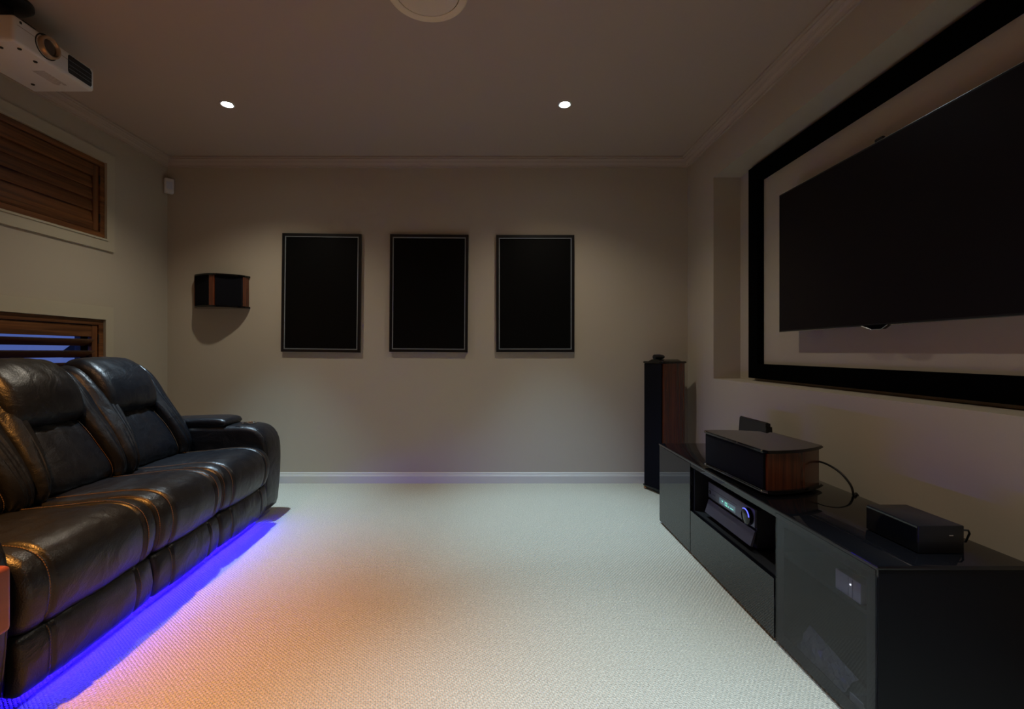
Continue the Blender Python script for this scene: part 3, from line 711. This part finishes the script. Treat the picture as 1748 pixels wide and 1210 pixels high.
for k, (ya, yb) in enumerate(mods):
    g = 0.002; ya += g; yb -= g; cyy = (ya+yb)/2; hw = (yb-ya)/2
    sb = hw-0.085
    mb, pt, prof = loft(SEAT, ya, yb, 0.034, N, (cyy-sb, cyy+sb), (), 0.012, None, 0.011, 0.008, 0.0018, k)
    iu = [min((i for i in range(N) if prof[i].y > 0.4), key=lambda i: abs(prof[i].x-u)) for u in (-0.15, -0.24)]
    mb.bm.free()
    mb, pt, prof = loft(SEAT, ya, yb, 0.034, N, (cyy-sb, cyy+sb), [(i, cyy-sb, cyy+sb) for i in iu], 0.012, None, 0.011, 0.008, 0.0018, k)
    obj('seat_cushion', mb, M['leather'], sofa, 180, local=True)
    front = [i for i in range(N) if (prof[i].x > -0.5 and prof[i].y > 0.42) or prof[i].x > 0.0]
    i1 = max(i for i in range(N) if prof[i].x > 0.015)
    i0 = min(i for i in range(N) if prof[i].x > -0.50)
    for s in (-1, 1):
        stitches(stitch, pt, i0, i1, cyy+s*(sb+0.014), N)
    stitches(stitch, pt, i0+12, i1, ya+0.012 if k else ya+0.018, N, off=-0.006)
    mb, pt, prof = loft(SKIRT, ya, yb, 0.022, 44, (cyy-sb+0.02, cyy+sb-0.02), (), 0.010, None, 0.006, 0.006, 0.0016, k+9)
    obj('footrest_panel', mb, M['leather'], sofa, 180, local=True)
    for s in (-1, 1):
        j0 = min(i for i in range(44) if prof[i].x > 0.012); j1 = max(i for i in range(44) if prof[i].x > 0.016)
        stitches(stitch, pt, j0, j1, cyy+s*(sb-0.006), 44)
    # backrest of this seat
    hwL = hw-0.055
    def tp(y, z, c=cyy): 
        f = min(1, max(0, (z-0.45)/0.36)); return c+(y-c)*(1.0-0.24*f)-0.022*f
    mb, pt, prof = loft(LUMB, cyy-0.190, cyy+0.190, 0.030, 52, (), (), 0.014, tp, wr=0.0032, wseed=k+20)
    obj('lumbar_cushion', mb, M['leather'], sofa, 180, local=True)
    j0 = min(i for i in range(52) if prof[i].x > -0.50); j1 = max(i for i in range(52) if prof[i].x > -0.60 and prof[i].y > 0.5)
    for s in (-1, 1): stitches(stitch, pt, j0, j1, cyy+s*0.176, 52, off=0.0)
    for s in (-1, 1):
        lo, hi = (ya, cyy-0.186) if s < 0 else (cyy+0.186, yb)
        def tw_(y, z, c=cyy, s=s, e=(ya if s < 0 else yb)):
            f = min(1, max(0, (z-0.45)/0.36)); inn = 1-abs(y-e)/abs((cyy-0.186 if s < 0 else cyy+0.186)-e)
            y2 = y-(y-c)*0.30*f*(1-inn)
            return y2
        mb, pt, prof = loft(WING, lo, hi, 0.026, 56, (), (), 0.012, tw_, wr=0.0036, wseed=k*2+s+40)
        obj('back_wing', mb, M['leather'], sofa, 180, local=True)
    mb, pt, prof = loft(PILL, cyy-0.222, cyy+0.158, 0.046, 52, (), (), 0.014, None, wr=0.0016, wseed=k+60)
    obj('headrest', mb, M['leather'], sofa, 180, local=True)
    mb, pt, prof = loft(BACK, ya, yb, 0.02, 48)
    obj('back_shell', mb, M['leather_d'], sofa, 180, local=True)
ARM = [(-0.012, 0.060), (0.004, 0.16), (0.014, 0.30), (0.015, 0.43), (0.002, 0.515), (-0.040, 0.575), (-0.105, 0.600), (-0.22, 0.603), (-0.55, 0.600), (-0.80, 0.585), (-0.88, 0.48), (-0.88, 0.15), (-0.84, 0.062), (-0.4, 0.058), (-0.06, 0.056)]
LID = [(-0.240, 0.622), (-0.260, 0.645), (-0.335, 0.654), (-0.535, 0.650), (-0.755, 0.638), (-0.835, 0.620), (-0.835, 0.602), (-0.735, 0.596), (-0.435, 0.596), (-0.275, 0.598)]
aw = 0.228
for a0, a1, inner in ((mods[2][1]+0.003, mods[2][1]+0.003+aw, 0), (mods[0][0]-0.003-aw, mods[0][0]-0.003, 1)):
    mb, pt, prof = loft(ARM, a0, a1, 0.03, 80, (), (), 0.006)
    am = obj('armrest', mb, M['leather'], sofa, 180, local=True)
    yy = a0+0.020 if not inner else a1-0.020
    pp = [pt(i, yy, 0, -0.004) for i in range(80) if prof[i].x > -0.19 and prof[i].y > 0.10]
    obj('piping', MB().tube(pp, 0.0045, 8), M['leather'], am, 180, local=True)
    mb, pt, prof = loft(LID, a0+0.004, a1-0.004, 0.02, 52, (), (), 0.006)
    obj('arm_pad', mb, M['leather'], am, 180, local=True)
    yc = (a0+a1)/2
    obj('cup_holder', MB().lathe([(0.026, 0.600), (0.044, 0.604), (0.046, 0.612), (0.041, 0.614), (0.038, 0.608), (0.034, 0.560), (0.0005, 0.556)], -0.148, yc, 32), M['chrome'], am, 40, local=True)
obj('stitching', stitch, M['stitch'], sofa, None, local=True)
yA, yB = mods[0][0]-0.2, mods[2][1]+0.2
obj('base_frame', MB().box(-0.84, -0.14, yA, yB, 0.072, 0.228), M['black_matte'], sofa, None, local=True)
for x in (-0.80, -0.18):
    for y in (yA+0.03, (yA+yB)/2, yB-0.03):
        obj('foot', MB().lathe([(0.0005, 0.0), (0.026, 0.0), (0.030, 0.073), (0.0005, 0.073)], x, y, 18), M['black_matte'], sofa, 40, local=True)
obj('light_strip', MB().box(-0.0400, -0.0388, mods[0][0]+0.08, mods[2][1]-0.03, 0.038, 0.052), M['led'], sofa, None, local=True)

# red brown side table, only its corner in view
t = thing('side_table', 'red brown wooden side table cut off at the left edge of the photo', 'side table', (-1.35, 0.84, 0))
obj('table_top', MB().box(-1.60, -1.119, 0.60, 1.08, 0.435, 0.588, 0.012, 3), M['redwood'], t, 40)
for x in (-1.57, -1.24):
    for y in (0.64, 1.02): obj('leg', MB().box(x-0.018, x+0.018, y-0.018, y+0.018, 0, 0.436), M['redwood'], t)

# ------------------------------------------------------------------ sky, camera, colour
w = bpy.data.worlds.new('dusk sky'); S.world = w; w.use_nodes = True
nt = w.node_tree; bgn = nt.nodes['Background']
tc = nt.nodes.new('ShaderNodeTexCoord'); sp = nt.nodes.new('ShaderNodeSeparateXYZ'); rp = nt.nodes.new('ShaderNodeValToRGB')
nt.links.new(tc.outputs['Generated'], sp.inputs[0]); nt.links.new(sp.outputs['Z'], rp.inputs['Fac']); nt.links.new(rp.outputs['Color'], bgn.inputs['Color'])
rp.color_ramp.elements[0].color = (0.125, 0.18, 0.52, 1); rp.color_ramp.elements[1].color = (0.05, 0.09, 0.34, 1)
bgn.inputs['Strength'].default_value = 0.75
cd = bpy.data.cameras.new('camera'); cam = bpy.data.objects.new('camera', cd); C.objects.link(cam)
cam.location = (0, 0, HC); cam.rotation_euler = (PI/2, 0, 0)
cd.sensor_fit = 'HORIZONTAL'; cd.sensor_width = 36.0; cd.lens = FPX/1748*36.0
cd.shift_x = (874-CX)/1748; cd.shift_y = (CY-605)/1748
cd.clip_start = 0.02
S.camera = cam
S.view_settings.view_transform = 'Standard'; S.view_settings.look = 'None'
S.view_settings.exposure = 0.0; S.view_settings.gamma = 1.0; S.view_settings.use_curve_mapping = False
